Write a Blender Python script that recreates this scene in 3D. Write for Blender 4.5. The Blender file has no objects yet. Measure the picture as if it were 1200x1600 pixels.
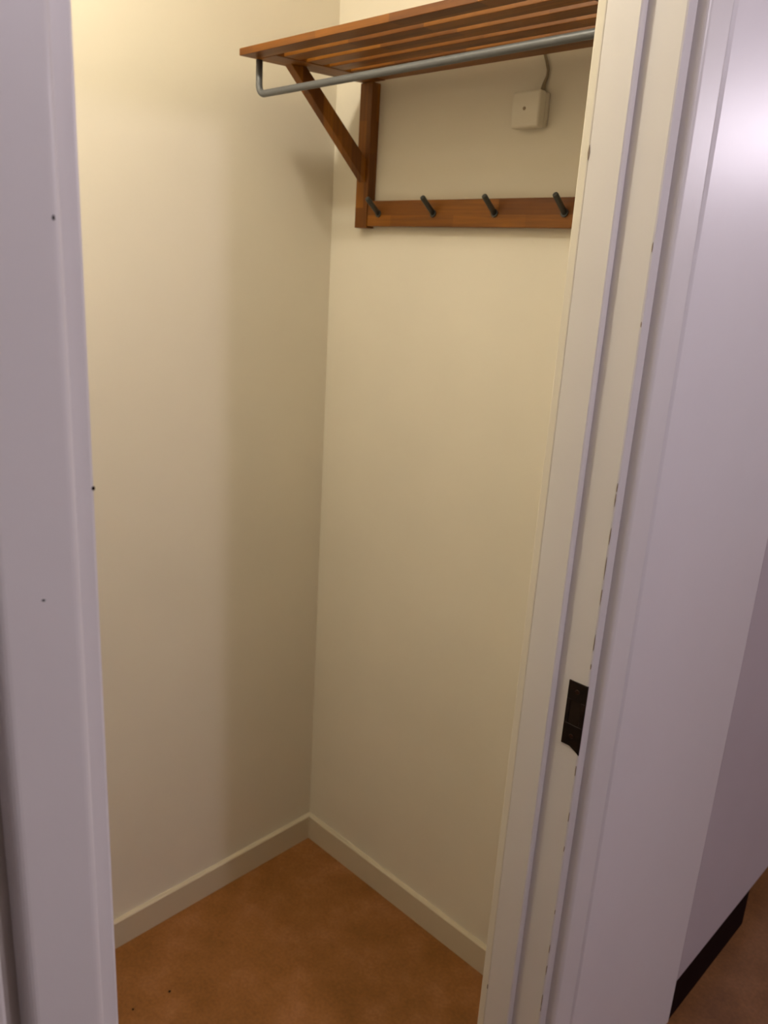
import bpy, bmesh, math, random
from mathutils import Vector, Matrix
random.seed(4)
sc = bpy.context.scene
COL = sc.collection

# ------------------------------------------------------------------ camera
YAW, PITCH, ROLL, FPX = 0.7640225, -0.2910949, 0.0610765, 1259.184
CAM = Vector((1.4547930, -1.2895178, 1.55))
fw = Vector((-math.sin(YAW)*math.cos(PITCH), math.cos(YAW)*math.cos(PITCH), math.sin(PITCH)))
r0 = Vector((math.cos(YAW), math.sin(YAW), 0)); u0 = r0.cross(fw)
cr, sr = math.cos(ROLL), math.sin(ROLL)
rt = cr*r0 + sr*u0; up = -sr*r0 + cr*u0
cam = bpy.data.objects.new('camera', bpy.data.cameras.new('camera')); COL.objects.link(cam)
M = Matrix((rt, up, -fw)).transposed().to_4x4(); M.translation = CAM
cam.matrix_world = M
cam.data.sensor_fit = 'VERTICAL'; cam.data.sensor_height = 36.0; cam.data.sensor_width = 27.0
cam.data.lens = FPX*36.0/1600.0
cam.data.clip_start = 0.02
cam.data.dof.use_dof = True; cam.data.dof.focus_distance = 0.95; cam.data.dof.aperture_fstop = 8.0
sc.camera = cam

# ------------------------------------------------------------------ world, lamps, exposure
w = bpy.data.worlds.new('world'); sc.world = w; w.use_nodes = True
w.node_tree.nodes['Background'].inputs[0].default_value = (0.9, 0.85, 1.0, 1)
w.node_tree.nodes['Background'].inputs[1].default_value = 0.01

def lamp(name, loc, watt, color, radius):
    l = bpy.data.lights.new(name, 'POINT'); l.energy = watt; l.color = color; l.shadow_soft_size = radius
    o = bpy.data.objects.new(name, l); o.location = loc; COL.objects.link(o); return o
lamp('closet_lamp', (0.40, -0.94, 2.36), 19.0, (1.0, 0.92, 0.755), 0.045)
lamp('hall_lamp', (2.20, -0.4975, 2.27), 24.5, (0.97, 0.88, 1.0), 0.045)
lamp('hall_far_lamp', (2.20, 2.85, 2.25), 43.0, (0.97, 0.88, 1.0), 0.11)
sc.view_settings.view_transform = 'Standard'; sc.view_settings.look = 'None'
sc.view_settings.gamma = 1.0; sc.view_settings.use_curve_mapping = False
sc.view_settings.exposure = 0.06

# ------------------------------------------------------------------ materials
def lin(c):
    return tuple(((v/255)/12.92 if v/255 <= .04045 else ((v/255+.055)/1.055)**2.4) for v in c)
def base(name, col, rough=.5, spec=.5, metal=0.0, coat=0.0):
    m = bpy.data.materials.new(name); m.use_nodes = True
    b = m.node_tree.nodes['Principled BSDF']
    b.inputs['Base Color'].default_value = (*col, 1); b.inputs['Roughness'].default_value = rough
    b.inputs['Specular IOR Level'].default_value = spec; b.inputs['Metallic'].default_value = metal
    b.inputs['Coat Weight'].default_value = coat
    return m, m.node_tree, b
def noise(nt, scale, detail=4, vec=None, rough=.5):
    n = nt.nodes.new('ShaderNodeTexNoise'); n.inputs['Scale'].default_value = scale
    n.inputs['Detail'].default_value = detail; n.inputs['Roughness'].default_value = rough
    if vec is None:
        tc = nt.nodes.new('ShaderNodeTexCoord'); vec = tc.outputs['Object']
    nt.links.new(vec, n.inputs['Vector']); return n
def ramp(nt, fac, stops):
    r = nt.nodes.new('ShaderNodeValToRGB')
    while len(r.color_ramp.elements) < len(stops): r.color_ramp.elements.new(.5)
    for e, (p, c) in zip(r.color_ramp.elements, stops): e.position = p; e.color = (*c, 1)
    nt.links.new(fac, r.inputs[0]); return r
def bump(nt, b, h, strength, dist):
    n = nt.nodes.new('ShaderNodeBump'); n.inputs['Strength'].default_value = strength; n.inputs['Distance'].default_value = dist
    nt.links.new(h, n.inputs['Height']); nt.links.new(n.outputs[0], b.inputs['Normal'])
def paint(name, col, rough, spec=.5, relief=.15, scale=60, vary=.03, dist=.001):
    m, nt, b = base(name, col, rough, spec)
    n = noise(nt, 3.0, 3)
    r = ramp(nt, n.outputs[0], [(0.3, tuple(c*(1-vary) for c in col)), (0.7, tuple(min(1, c*(1+vary)) for c in col))])
    nt.links.new(r.outputs[0], b.inputs['Base Color'])
    n2 = noise(nt, scale, 3); bump(nt, b, n2.outputs[0], relief, dist)
    return m
M_WALL = paint('cream_wall_paint', (0.74, 0.685, 0.57), .62, .3, .12, 90)
M_FRAME = paint('white_gloss_frame_paint', (0.71, 0.68, 0.665), .37, .42, .10, 70)
M_PANEL = paint('white_satin_panel_paint', (0.74, 0.71, 0.72), .36, .5, .10, 25, .02, .002)
M_BASEB = paint('cream_baseboard_paint', (0.60, 0.52, 0.38), .45, .5, .08, 80)
M_HALLW = paint('beige_hall_wall_paint', (0.42, 0.37, 0.33), .7, .2, .2, 90)
M_CEIL = paint('white_ceiling_paint', (0.58, 0.56, 0.53), .8, .2, .1, 90)
M_GREY = paint('grey_cabinet_lacquer', (0.52, 0.47, 0.50), .45, .4, .06, 60)
M_BOX = paint('box_plastic', (0.70, 0.65, 0.54), .45, .4, .03, 90)
M_CABLE = base('cable_sheath', (0.27, 0.21, 0.13), .55)[0]
M_ROD = base('grey_metal_rod', (0.12, 0.125, 0.13), .45, .5, .2)[0]
M_HOOK = base('dark_grey_hook_metal', (0.06, 0.062, 0.055), .45, .5, .3)[0]
M_DARK = base('dark_chip_and_hole_shade', (0.02, 0.012, 0.008), .9, .1)[0]  # chips and specks, also the shade coloured into the keeper opening
M_PLINTH = paint('dark_plinth', (0.010, 0.003, 0.0025), .75, .05, .05, 60)
m, nt, b = base('dark_bronze_strike', (0.02, 0.008, 0.005), .45, .4, .4)
n = noise(nt, 90, 4); r = ramp(nt, n.outputs[0], [(.35, (.005, .002, .001)), (.75, (.016, .006, .003))]); nt.links.new(r.outputs[0], b.inputs['Base Color'])
M_STRIKE = m

def wood(name, axis, seed=0.0):
    m, nt, b = base(name, (.2, .07, .016), .45, .35)
    tc = nt.nodes.new('ShaderNodeTexCoord'); sep = nt.nodes.new('ShaderNodeSeparateXYZ'); nt.links.new(tc.outputs['Object'], sep.inputs[0])
    oi = nt.nodes.new('ShaderNodeObjectInfo')
    others = [o for o in 'XYZ' if o != axis]
    add = nt.nodes.new('ShaderNodeMath'); add.operation = 'ADD'
    nt.links.new(sep.outputs[others[0]], add.inputs[0]); nt.links.new(sep.outputs[others[1]], add.inputs[1])
    sh = nt.nodes.new('ShaderNodeMath'); sh.operation = 'MULTIPLY_ADD'; sh.inputs[1].default_value = 3.7
    nt.links.new(oi.outputs['Random'], sh.inputs[0]); nt.links.new(sep.outputs[axis], sh.inputs[2])
    cmb = nt.nodes.new('ShaderNodeCombineXYZ'); nt.links.new(sh.outputs[0], cmb.inputs[0]); nt.links.new(add.outputs[0], cmb.inputs[1])
    br = nt.nodes.new('ShaderNodeTexBrick'); nt.links.new(cmb.outputs[0], br.inputs['Vector'])
    br.inputs['Scale'].default_value = 1.0; br.inputs['Mortar Size'].default_value = 0.0
    br.inputs['Brick Width'].default_value = .17; br.inputs['Row Height'].default_value = .027; br.offset = .37
    br.inputs['Color1'].default_value = (.14, .043, .002, 1); br.inputs['Color2'].default_value = (.29, .105, .006, 1)
    mp = nt.nodes.new('ShaderNodeMapping'); mp.inputs['Scale'].default_value = (6, 130, 130)
    nt.links.new(cmb.outputs[0], mp.inputs[0])
    n = noise(nt, 1.0, 4, mp.outputs[0], .6)
    r = ramp(nt, n.outputs[0], [(.3, (.72, .68, .6)), (.7, (1.15, 1.15, 1.15))])
    mx = nt.nodes.new('ShaderNodeMix'); mx.data_type = 'RGBA'; mx.blend_type = 'MULTIPLY'; mx.inputs[0].default_value = 1
    nt.links.new(br.outputs[0], mx.inputs[6]); nt.links.new(r.outputs[0], mx.inputs[7])
    nt.links.new(mx.outputs[2], b.inputs['Base Color']); bump(nt, b, n.outputs[0], .15, .0006)
    return m
W_X, W_Y, W_Z = wood('oiled_wood_along_x', 'X'), wood('oiled_wood_along_y', 'Y'), wood('oiled_wood_along_z', 'Z')

def lino(name, c1, c2, c3, rough):
    m, nt, b = base(name, c1, rough, .35)
    n = noise(nt, 9, 5, None, .62)
    r = ramp(nt, n.outputs[0], [(.3, c1), (.52, c2), (.75, c3)])
    n2 = noise(nt, 140, 3)
    r2 = ramp(nt, n2.outputs[0], [(.35, (.86, .86, .86)), (.7, (1.08, 1.08, 1.08))])
    mx = nt.nodes.new('ShaderNodeMix'); mx.data_type = 'RGBA'; mx.blend_type = 'MULTIPLY'; mx.inputs[0].default_value = 1
    nt.links.new(r.outputs[0], mx.inputs[6]); nt.links.new(r2.outputs[0], mx.inputs[7]); nt.links.new(mx.outputs[2], b.inputs['Base Color'])
    bump(nt, b, n2.outputs[0], .08, .0006)
    return m
M_LINO = lino('orange_brown_linoleum', (.215, .082, .014), (.27, .108, .026), (.35, .15, .055), .5)
M_HFLOOR = lino('brown_hall_floor', (.17, .066, .018), (.22, .090, .026), (.27, .118, .042), .4)

# ------------------------------------------------------------------ mesh helpers (world coordinates in, local to parent out)
def new(): return bmesh.new()
def bx(bm, x0, x1, y0, y1, z0, z1, bev=0.0, seg=2, mat=None):
    t = bmesh.new(); bmesh.ops.create_cube(t, size=1)
    for v in t.verts: v.co = Vector(((x0+x1)/2+v.co.x*(x1-x0), (y0+y1)/2+v.co.y*(y1-y0), (z0+z1)/2+v.co.z*(z1-z0)))
    if bev: bmesh.ops.bevel(t, geom=t.edges[:], offset=bev, segments=seg, profile=.5, affect='EDGES')
    if mat: bmesh.ops.transform(t, matrix=mat, verts=t.verts)
    me = bpy.data.meshes.new('tmp'); t.to_mesh(me); t.free(); bm.from_mesh(me); bpy.data.meshes.remove(me); return bm
def prism(bm, pts, axis, a0, a1, bev=0.0, seg=2, bevfilter=None):
    """extrude a polygon. axis 'x': pts are (y,z); 'y': pts are (x,z); 'z': pts are (x,y)"""
    def P(p, a): return {'x': (a, p[0], p[1]), 'y': (p[0], a, p[1]), 'z': (p[0], p[1], a)}[axis]
    t = bmesh.new(); A = [t.verts.new(P(p, a0)) for p in pts]; B = [t.verts.new(P(p, a1)) for p in pts]
    n = len(pts); t.faces.new(A); t.faces.new(B[::-1])
    for i in range(n): t.faces.new((A[i], B[i], B[(i+1) % n], A[(i+1) % n]))
    bmesh.ops.recalc_face_normals(t, faces=t.faces)
    if bev:
        bmesh.ops.bevel(t, geom=t.edges[:], offset=bev, segments=seg, profile=.5, affect='EDGES')
    me = bpy.data.meshes.new('tmp'); t.to_mesh(me); t.free(); bm.from_mesh(me); bpy.data.meshes.remove(me); return bm
def tube(bm, pts, rad, n=16, caps=True):
    pts = [Vector(p) for p in pts]; rads = rad if isinstance(rad, (list, tuple)) else [rad]*len(pts)
    rings = []; prev = None
    for i, p in enumerate(pts):
        d = (pts[min(i+1, len(pts)-1)]-pts[max(i-1, 0)]).normalized()
        if prev is None:
            a = d.orthogonal().normalized()
        else:
            a = (prev-prev.dot(d)*d).normalized()
        prev = a; c = d.cross(a)
        rings.append([bm.verts.new(p+rads[i]*(math.cos(2*math.pi*k/n)*a+math.sin(2*math.pi*k/n)*c)) for k in range(n)])
    for A, B in zip(rings, rings[1:]):
        for k in range(n): bm.faces.new((A[k], A[(k+1) % n], B[(k+1) % n], B[k])).smooth = True
    if caps: bm.faces.new(rings[0][::-1]); bm.faces.new(rings[-1])
    return bm
def empty(name, loc, label=None, cat=None, group=None, kind=None):
    o = bpy.data.objects.new(name, None); o.location = loc; o.empty_display_size = .1; COL.objects.link(o)
    tag(o, label, cat, group, kind); return o
def tag(o, label=None, cat=None, group=None, kind=None):
    if label: o['label'] = label
    if cat: o['category'] = cat
    if group: o['group'] = group
    if kind: o['kind'] = kind
def obj(name, bm, mat, parent=None, origin=None):
    bmesh.ops.recalc_face_normals(bm, faces=bm.faces)
    org = Vector(origin) if origin is not None else Vector((0, 0, 0))
    par = Vector((0, 0, 0)); q = parent
    while q is not None: par += q.location; q = q.parent
    if origin is None and parent is not None: org = par.copy()
    bmesh.ops.translate(bm, verts=bm.verts, vec=-org)
    me = bpy.data.meshes.new(name); bm.to_mesh(me); bm.free(); me.materials.append(mat)
    o = bpy.data.objects.new(name, me); COL.objects.link(o)
    if parent is not None: o.parent = parent
    o.location = org - par
    return o
def copy(o, loc, parent):
    c = o.copy(); COL.objects.link(c); c.parent = parent; c.location = loc; return c
def struct(name, bm, mat, label, parent=None):
    o = obj(name, bm, mat, parent); tag(o, label, None, None, 'structure'); return o

# ------------------------------------------------------------------ dimensions (metres)
H = 2.42                                  # ceiling
YS, YR = -0.370, -0.3575                   # stop face / rebate face of the right jamb
XC, XL, XS, XF, XG = 0.867, 0.880, 0.925, 0.975, 0.990   # inner trim, lining, stop front, frame front, casing front
YG = -0.339                               # inner edge of right casing
LS, LR, LG = -1.045, -1.0585, -1.0760      # the same three lines on the left jamb
LO = -1.1320                              # outer edge of the left casing
ZH = 2.00                                 # head
T = .10
CW = -1.45                                # closet far side wall

# ------------------------------------------------------------------ the setting
struct('floor', bx(new(), 0, .93, CW, 0, -.06, 0), M_LINO, 'orange brown mottled linoleum floor of the closet')
b = new(); bx(b, .93, 3.3, -4.2, 4.2, -.06, 0); bx(b, -.3, .93, .1, 4.2, -.06, 0); struct('floor', b, M_HFLOOR, 'brown hall floor beside the dark plinth')
struct('ceiling', bx(new(), 0, .875, CW, 0, H, H+.06), M_CEIL, 'white closet ceiling')
b = new(); bx(b, .875, 3.3, -4.2, 4.2, H+.02, H+.08); bx(b, -.3, .875, .1, 4.2, H+.02, H+.08); struct('ceiling', b, M_CEIL, 'white hall ceiling')
struct('wall_left', bx(new(), -T, 0, CW-T, T, -.06, H+.02), M_WALL, 'cream painted closet wall facing the doorway')
struct('wall_back', bx(new(), 0, .875, 0, T, -.06, H+.02), M_WALL, 'cream painted closet wall that carries the coat rack')
struct('wall_side', bx(new(), 0, .875, CW-T, CW, -.06, H+.02), M_WALL, 'cream closet wall behind the left door jamb')
# partition between closet and hall (in two coats: cream inside, beige outside)
b = new(); bx(b, .868, .900, -.350, 0, -.06, H); bx(b, .868, .900, CW, LS-.02, -.06, H); bx(b, .868, .900, LS-.02, -.350, ZH+.03, H)
struct('wall_front', b, M_WALL, 'cream inner face of the closet wall around the doorway')
b = new(); bx(b, .900, .972, -.335, .19, -.06, H+.02); bx(b, .900, .972, -1.75, LG+.01, -.06, H+.02); bx(b, .900, .972, LG+.01, -.335, ZH+.045, H+.02)
struct('wall_hall', b, M_HALLW, 'beige hall wall around the door casing')
struct('wall_right', bx(new(), 3.3, 3.4, -4.2, 4.2, -.06, H+.08), M_CEIL, 'plain hall wall opposite the closet')
struct('wall_end', bx(new(), -.4, 3.4, 4.2, 4.3, -.06, H+.08), M_CEIL, 'plain far end wall of the hall')
struct('wall_near', bx(new(), .9, 3.4, -4.3, -4.2, -.06, H+.08), M_CEIL, 'plain near end wall of the hall')
struct('wall_corridor', bx(new(), .80, .90, -4.3, -1.75, -.06, H+.08), M_CEIL, 'plain hall wall left of the closet')

# baseboards: bevelled top that catches the closet lamp
BH, BT = .0715, .0125
b = new(); prism(b, [(0, 0), (BT, 0), (BT, BH-.002), (BT-.002, BH), (0, BH)], 'y', CW, -.0)
struct('baseboard_left', b, M_BASEB, 'low cream baseboard along the wall facing the doorway')
b = new(); prism(b, [(0, 0), (-BT, 0), (-BT, BH-.002), (-BT+.002, BH), (0, BH)], 'x', BT, .868)
struct('baseboard_back', b, M_BASEB, 'low cream baseboard below the coat rack')

# ------------------------------------------------------------------ doorway
door = empty('door_1', (.93, -.70, 0), 'white painted door frame of the closet, its door leaf absent', None, None, 'structure')
Z0 = -.0
# right jamb lining with stop and rebate (one profile), left jamb mirrored, head
jr = [(XL, YS), (XS-.0015, YS), (XS, YS+.0015), (XS, YR), (XF-.003, YR), (XF-.0009, YR+.0009), (XF, YR+.003), (XF, YG+.004), (XF-.03, YG+.004), (XF-.03, YG+.006), (XL, YG+.006)]
obj('jamb', prism(new(), jr, 'z', 0, ZH+.012), M_FRAME, door)
jl = [(XL, LS), (XS-.0015, LS), (XS, LS-.0015), (XS, LR), (XF-.003, LR), (XF-.0009, LR-.0009), (XF, LR-.003), (XF, LG-.004), (XL, LG-.004)]
obj('jamb', prism(new(), jl, 'z', 0, ZH+.012), M_FRAME, door)
b = new(); bx(b, XL, XS, LS-.001, YS+.001, ZH, ZH+.03, .001); bx(b, XS, XF, LR, YR, ZH+.013, ZH+.03, .001); obj('door_head', b, M_FRAME, door)
# inner trim strips, cream like the closet wall
def strip(y0, y1, nm):
    return obj(nm, bx(new(), XC, XL, y0, y1, 0, ZH+.03, .002), M_WALL, door)
strip(YS-.0005, -.30, 'inner_trim'); strip(LS-.07, LS+.0005, 'inner_trim')
# casings with rounded edges
def casing_poly(y_in, y_out, s):
    r = .0075; pts = [(XF-.003, y_in)]
    pts.append((XG-r, y_in))
    for k in range(1, 7):
        a = k/6*math.pi/2
        pts.append((XG-r+r*math.sin(a), y_in+s*(r-r*math.cos(a))))
    for k in range(0, 7):
        a = k/6*math.pi/2
        pts.append((XG-r+r*math.cos(a), y_out-s*(r-r*math.sin(a))))
    pts.append((XF-.003, y_out))
    return pts
def smooth_side(bm):
    for f in bm.faces: f.smooth = True
    return bm
cas = obj('casing', prism(new(), casing_poly(YG, YG+.078, 1), 'z', 0, ZH+.072), M_FRAME, door)
cas = obj('casing', prism(new(), casing_poly(LG, LO, -1), 'z', 0, ZH+.072), M_FRAME, door)
obj('head_casing', bx(new(), XF-.003, XG, LG, YG, ZH+.014, ZH+.072, .004), M_FRAME, door)
obj('threshold', bx(new(), XL, XG-.004, LR, YR, .0, .012, .003), W_Y, door)

# strike plate in the rebate of the right jamb
sx0, sx1, sz0, sz1 = .9445, .9745, .9135, 1.0140
b = new()
def plate(x0, x1, z0, z1): bx(b, x0, x1, YR-.0016, YR+.001, z0, z1, .0003, 1)
kx0, kx1, kz0, kz1 = sx0+.006, sx1-.007, sz0+.034, sz0+.072
plate(sx0, sx1, kz1, sz1); plate(sx0, sx1, sz0, kz0); plate(sx0, kx0, kz0, kz1); plate(kx1, sx1, kz0, kz1)
prism(b, [(sx0+.012, sz0+.001), (sx1, sz0+.001), (sx1, sz0-.009), (sx1-.004, sz0-.006)], 'y', YR-.0014, YR+.0005)
sp = obj('strike_plate', b, M_STRIKE, door); sp['label'] = 'dark bronze strike plate'
b = new(); bx(b, kx0-.001, kx1+.001, YR-.0008, YR+.002, kz0-.001, kz1+.001); k = obj('keeper_hole_shade', b, M_DARK, sp)  # solid near-black block, its colour stands for the shade inside the opening
M_SCREW = base('bronze_screw', (.035, .014, .008), .4, .5, .7)[0]
def screw(x, z, par):
    s = new(); tube(s, [(x, YR-.0034+.0012, z), (x, YR-.0012, z)], [.0030, .0038], 12); return obj('screw', s, M_SCREW, par)
screw((sx0+sx1)/2, sz0+.016, sp); screw((sx0+sx1)/2, sz1-.014, sp)

# paint chips (thin flakes of bare wood showing)
def chip(x, y, z, du, dz, face, mat, par, nm='paint_chip'):
    pts = []
    for k in range(8):
        a = 2*math.pi*k/8; rr = .65+.5*random.random()
        pts.append((math.cos(a)*du*rr, math.sin(a)*dz*rr))
    b = new()
    if face == 'x': prism(b, [(y+p, z+q) for p, q in pts], 'x', x-.0004, x+.0002)
    elif face == 'y': prism(b, [(x+p, z+q) for p, q in pts], 'y', y-.0002, y+.0004)
    else: prism(b, [(x+p, y+q) for p, q in pts], 'z', z-.0003, z+.0003)
    return obj(nm, b, mat, par)
M_CHIP = base('bare_chip', (.26, .20, .15), .8)[0]
for z, L in ((1.595, .006), (1.505, .004), (1.30, .006), (1.283, .010), (1.235, .012), (1.19, .016), (1.15, .012), (1.08, .014), (1.045, .006), (.88, .010), (.80, .008),
             (.745, .006), (.63, .004), (.56, .012), (.52, .010), (.46, .014), (.44, .006)):
    chip(XF-.0018, YR, z, .0007, L, 'y', M_CHIP, door)
chip(XL-.0005, YS-.0006, 1.70, .0012, .008, 'y', M_CHIP, door)
chip(XL-.0005, YS-.0006, .42, .0010, .006, 'y', M_CHIP, door)
chip(XG, LG-.0068, 1.567, .0008, .0016, 'x', M_DARK, door)
chip(XG, -1.1024, 1.343, .0013, .0008, 'x', M_DARK, door)
chip(XF, LR-.0014, 1.405, .0010, .0016, 'x', M_DARK, door)
for (x, y, s) in ((.197, -.566, .004), (.184, -.647, .0028)):
    f = chip(x, y, 0, s, s*.8, 'z', M_DARK, None, 'floor_speck')
    tag(f, 'small dark speck on the linoleum, ' + ('nearer the closet corner' if s > .003 else 'nearer the left door jamb'), 'speck', 'dark specks on the closet floor')

# ------------------------------------------------------------------ flat panel right of the casing
PX0, PX1, PY0, PY1 = .972, .9930, -.2825, .1985
b = new(); r = .0026
pts = [(PX0, PY0)]
pts = [(XG+.0001, PY0), (PX1-.0006, PY0+.0045), (PX1-.0001, PY0+.0065)] + \
      [(PX1-r+r*math.cos(k/5*math.pi/2), PY1-r+r*math.sin(k/5*math.pi/2)) for k in range(6)] + [(PX0, PY1), (PX0, YG+.079), (XG+.0002, YG+.079)]
prism(b, pts, 'z', .001, H)
pan = obj('side_panel', b, M_PANEL, None, (PX1-.01, (PY0+PY1)/2, 0))
tag(pan, 'tall smooth white gloss panel on the wall right of the door casing', 'panel')

# second trim, lower left corner of the picture
tr = struct('trim_1', bx(new(), .90, .990, -1.60, -1.1460, 0, ZH+.07, .003), M_FRAME, 'white trim board at the left edge beside the door casing')

# ------------------------------------------------------------------ cabinet in the hall
cab = empty('cabinet', (.80, .80, 0), 'dull grey tall cabinet front over a dark plinth in the hall', 'cabinet')
obj('body', bx(new(), .50, .974, .198, 1.60, .113, 2.15, .001), M_GREY, cab)
obj('cabinet_door', bx(new(), .9745, .993, .199, 1.00, .113, 2.15, .001), M_GREY, cab)
obj('cabinet_door', bx(new(), .9745, .993, 1.003, 1.60, .113, 2.15, .001), M_GREY, cab)
p = obj('plinth', bx(new(), .55, .9915, .199, .613, 0, .112, .001), M_PLINTH, cab); p['label'] = 'near black plinth board'
obj('plinth', bx(new(), .55, .75, .62, 1.58, 0, .112, .001), M_PLINTH, cab)

# ------------------------------------------------------------------ coat rack
RX0, RX1 = .100, .838
rack = empty('coat_rack', ((RX0+RX1)/2, 0, 1.63), 'oiled wooden hat shelf with slats, grey rod and hook rail on the back wall', 'coat rack')
ZS0, ZS1 = 1.9065, 1.9185
FY = -.327
MW = .060
TILT = .040
def tilt(bm):
    for v in bm.verts: v.co.z += TILT*(v.co.y-FY)
    return bm
for k in range(6):
    y = FY + .0547*k; wd = .0370 if k < 5 else .0415
    a, c = (RX0, RX1) if k == 0 else (RX0+MW+.0002, RX1-MW-.0002)
    obj('slat', tilt(bx(new(), a, c, y, y+wd, ZS0, ZS1, .0010)), W_X, rack, ((RX0+RX1)/2, y, ZS0))
for x0 in (RX0, RX1-MW):
    obj('side_member', tilt(bx(new(), x0, x0+MW, FY+.0372, -.0115, ZS0-.0010, ZS1, .0010)), W_Y, rack, (x0, FY, ZS0))
for x0 in (RX0+.001, RX1-.001-.036):
    obj('upright', bx(new(), x0, x0+.036, -.024, -.0005, 1.634, 1.9165, .0012), W_Z, rack, (x0, 0, 1.634))
for x0 in (RX0+.009, RX1-.009-.020):
    # brace: parallelogram from the shelf member down to the upright
    pts = [(-.2305, 1.9094), (-.1920, 1.9108), (-.0243, 1.7700), (-.0243, 1.7250)]
    obj('brace', prism(new(), pts, 'x', x0, x0+.020, .001), W_Z, rack, (x0, -.1, 1.80))
obj('hook_rail', bx(new(), RX0+.037+.0003, RX1-.037-.0003, -.022, -.0005, 1.638, 1.6885, .0015), W_X, rack, (.46, 0, 1.638))
# rod: bent steel bar hanging from the side members
ry, rz, rr = -.285, 1.8495, .0062
pts = [(RX0+.004, ry, 1.9075), (RX0+.004, ry, rz+.016)]
for k in range(1, 6):
    a = k/6*math.pi/2; pts.append((RX0+.004+.016*(1-math.cos(a)), ry, rz+.016-.016*math.sin(a)))
pts += [(RX0+.020, ry, rz), (RX1-.020, ry, rz)]
for k in range(1, 6):
    a = k/6*math.pi/2; pts.append((RX1-.020+.016*math.sin(a), ry, rz+.016-.016*math.cos(a)))
pts += [(RX1-.004, ry, rz+.016), (RX1-.004, ry, 1.9075)]
ro = obj('hanging_rod', tube(new(), [(x, y, z+(.0085*(x-RX0) if z < 1.9 else 0)) for x, y, z in pts], rr, 20), M_ROD, rack); ro['label'] = 'grey metal hanging rod'
for i, x in enumerate((.172, .3255, .477, .6285, .780)):
    b = new()
    tube(b, [(x, -.0222, 1.6625), (x, -.0245, 1.6630)], .0075, 16)
    d = Vector((0, -.036, .0275)); a = Vector((x, -.0225, 1.6625))
    tube(b, [a, a+d*.5, a+d*.93, a+d*.985, a+d], [.0052, .0050, .0052, .0046, .003], 16)
    h = obj('hook', b, M_HOOK, rack, (x, -.022, 1.6625)); 
    if i == 0: h['label'] = 'dark grey metal peg hook'

# ------------------------------------------------------------------ junction box with cable
jb = empty('junction_box', (.530, 0, 1.806), 'small square cream plastic junction box on the wall under the hat shelf', 'junction box')
obj('box_base', bx(new(), .5015, .5575, -.012, -.0003, 1.805, 1.860, .002), M_BOX, jb)
obj('box_cover', bx(new(), .4995, .5590, -.032, -.0125, 1.803, 1.862, .0045, 3), M_BOX, jb)
s = new(); tube(s, [(.528, -.0318, 1.8335), (.528, -.0328, 1.8335)], [.0032, .0028], 12); obj('cover_screw', s, M_CABLE, jb)
cp = [(.546, -.007, 1.861), (.5455, -.007, 1.868), (.5465, -.006, 1.876), (.5500, -.0045, 1.887), (.5500, -.004, 1.897), (.5440, -.0035, 1.912), (.538, -.0032, 1.925), (.535, -.0032, 1.96), (.535, -.0032, 2.2), (.535, -.0032, H-.002)]
obj('cable', tube(new(), cp, [.0046, .0040, .0030]+[.0024]*7, 12), M_CABLE, jb)
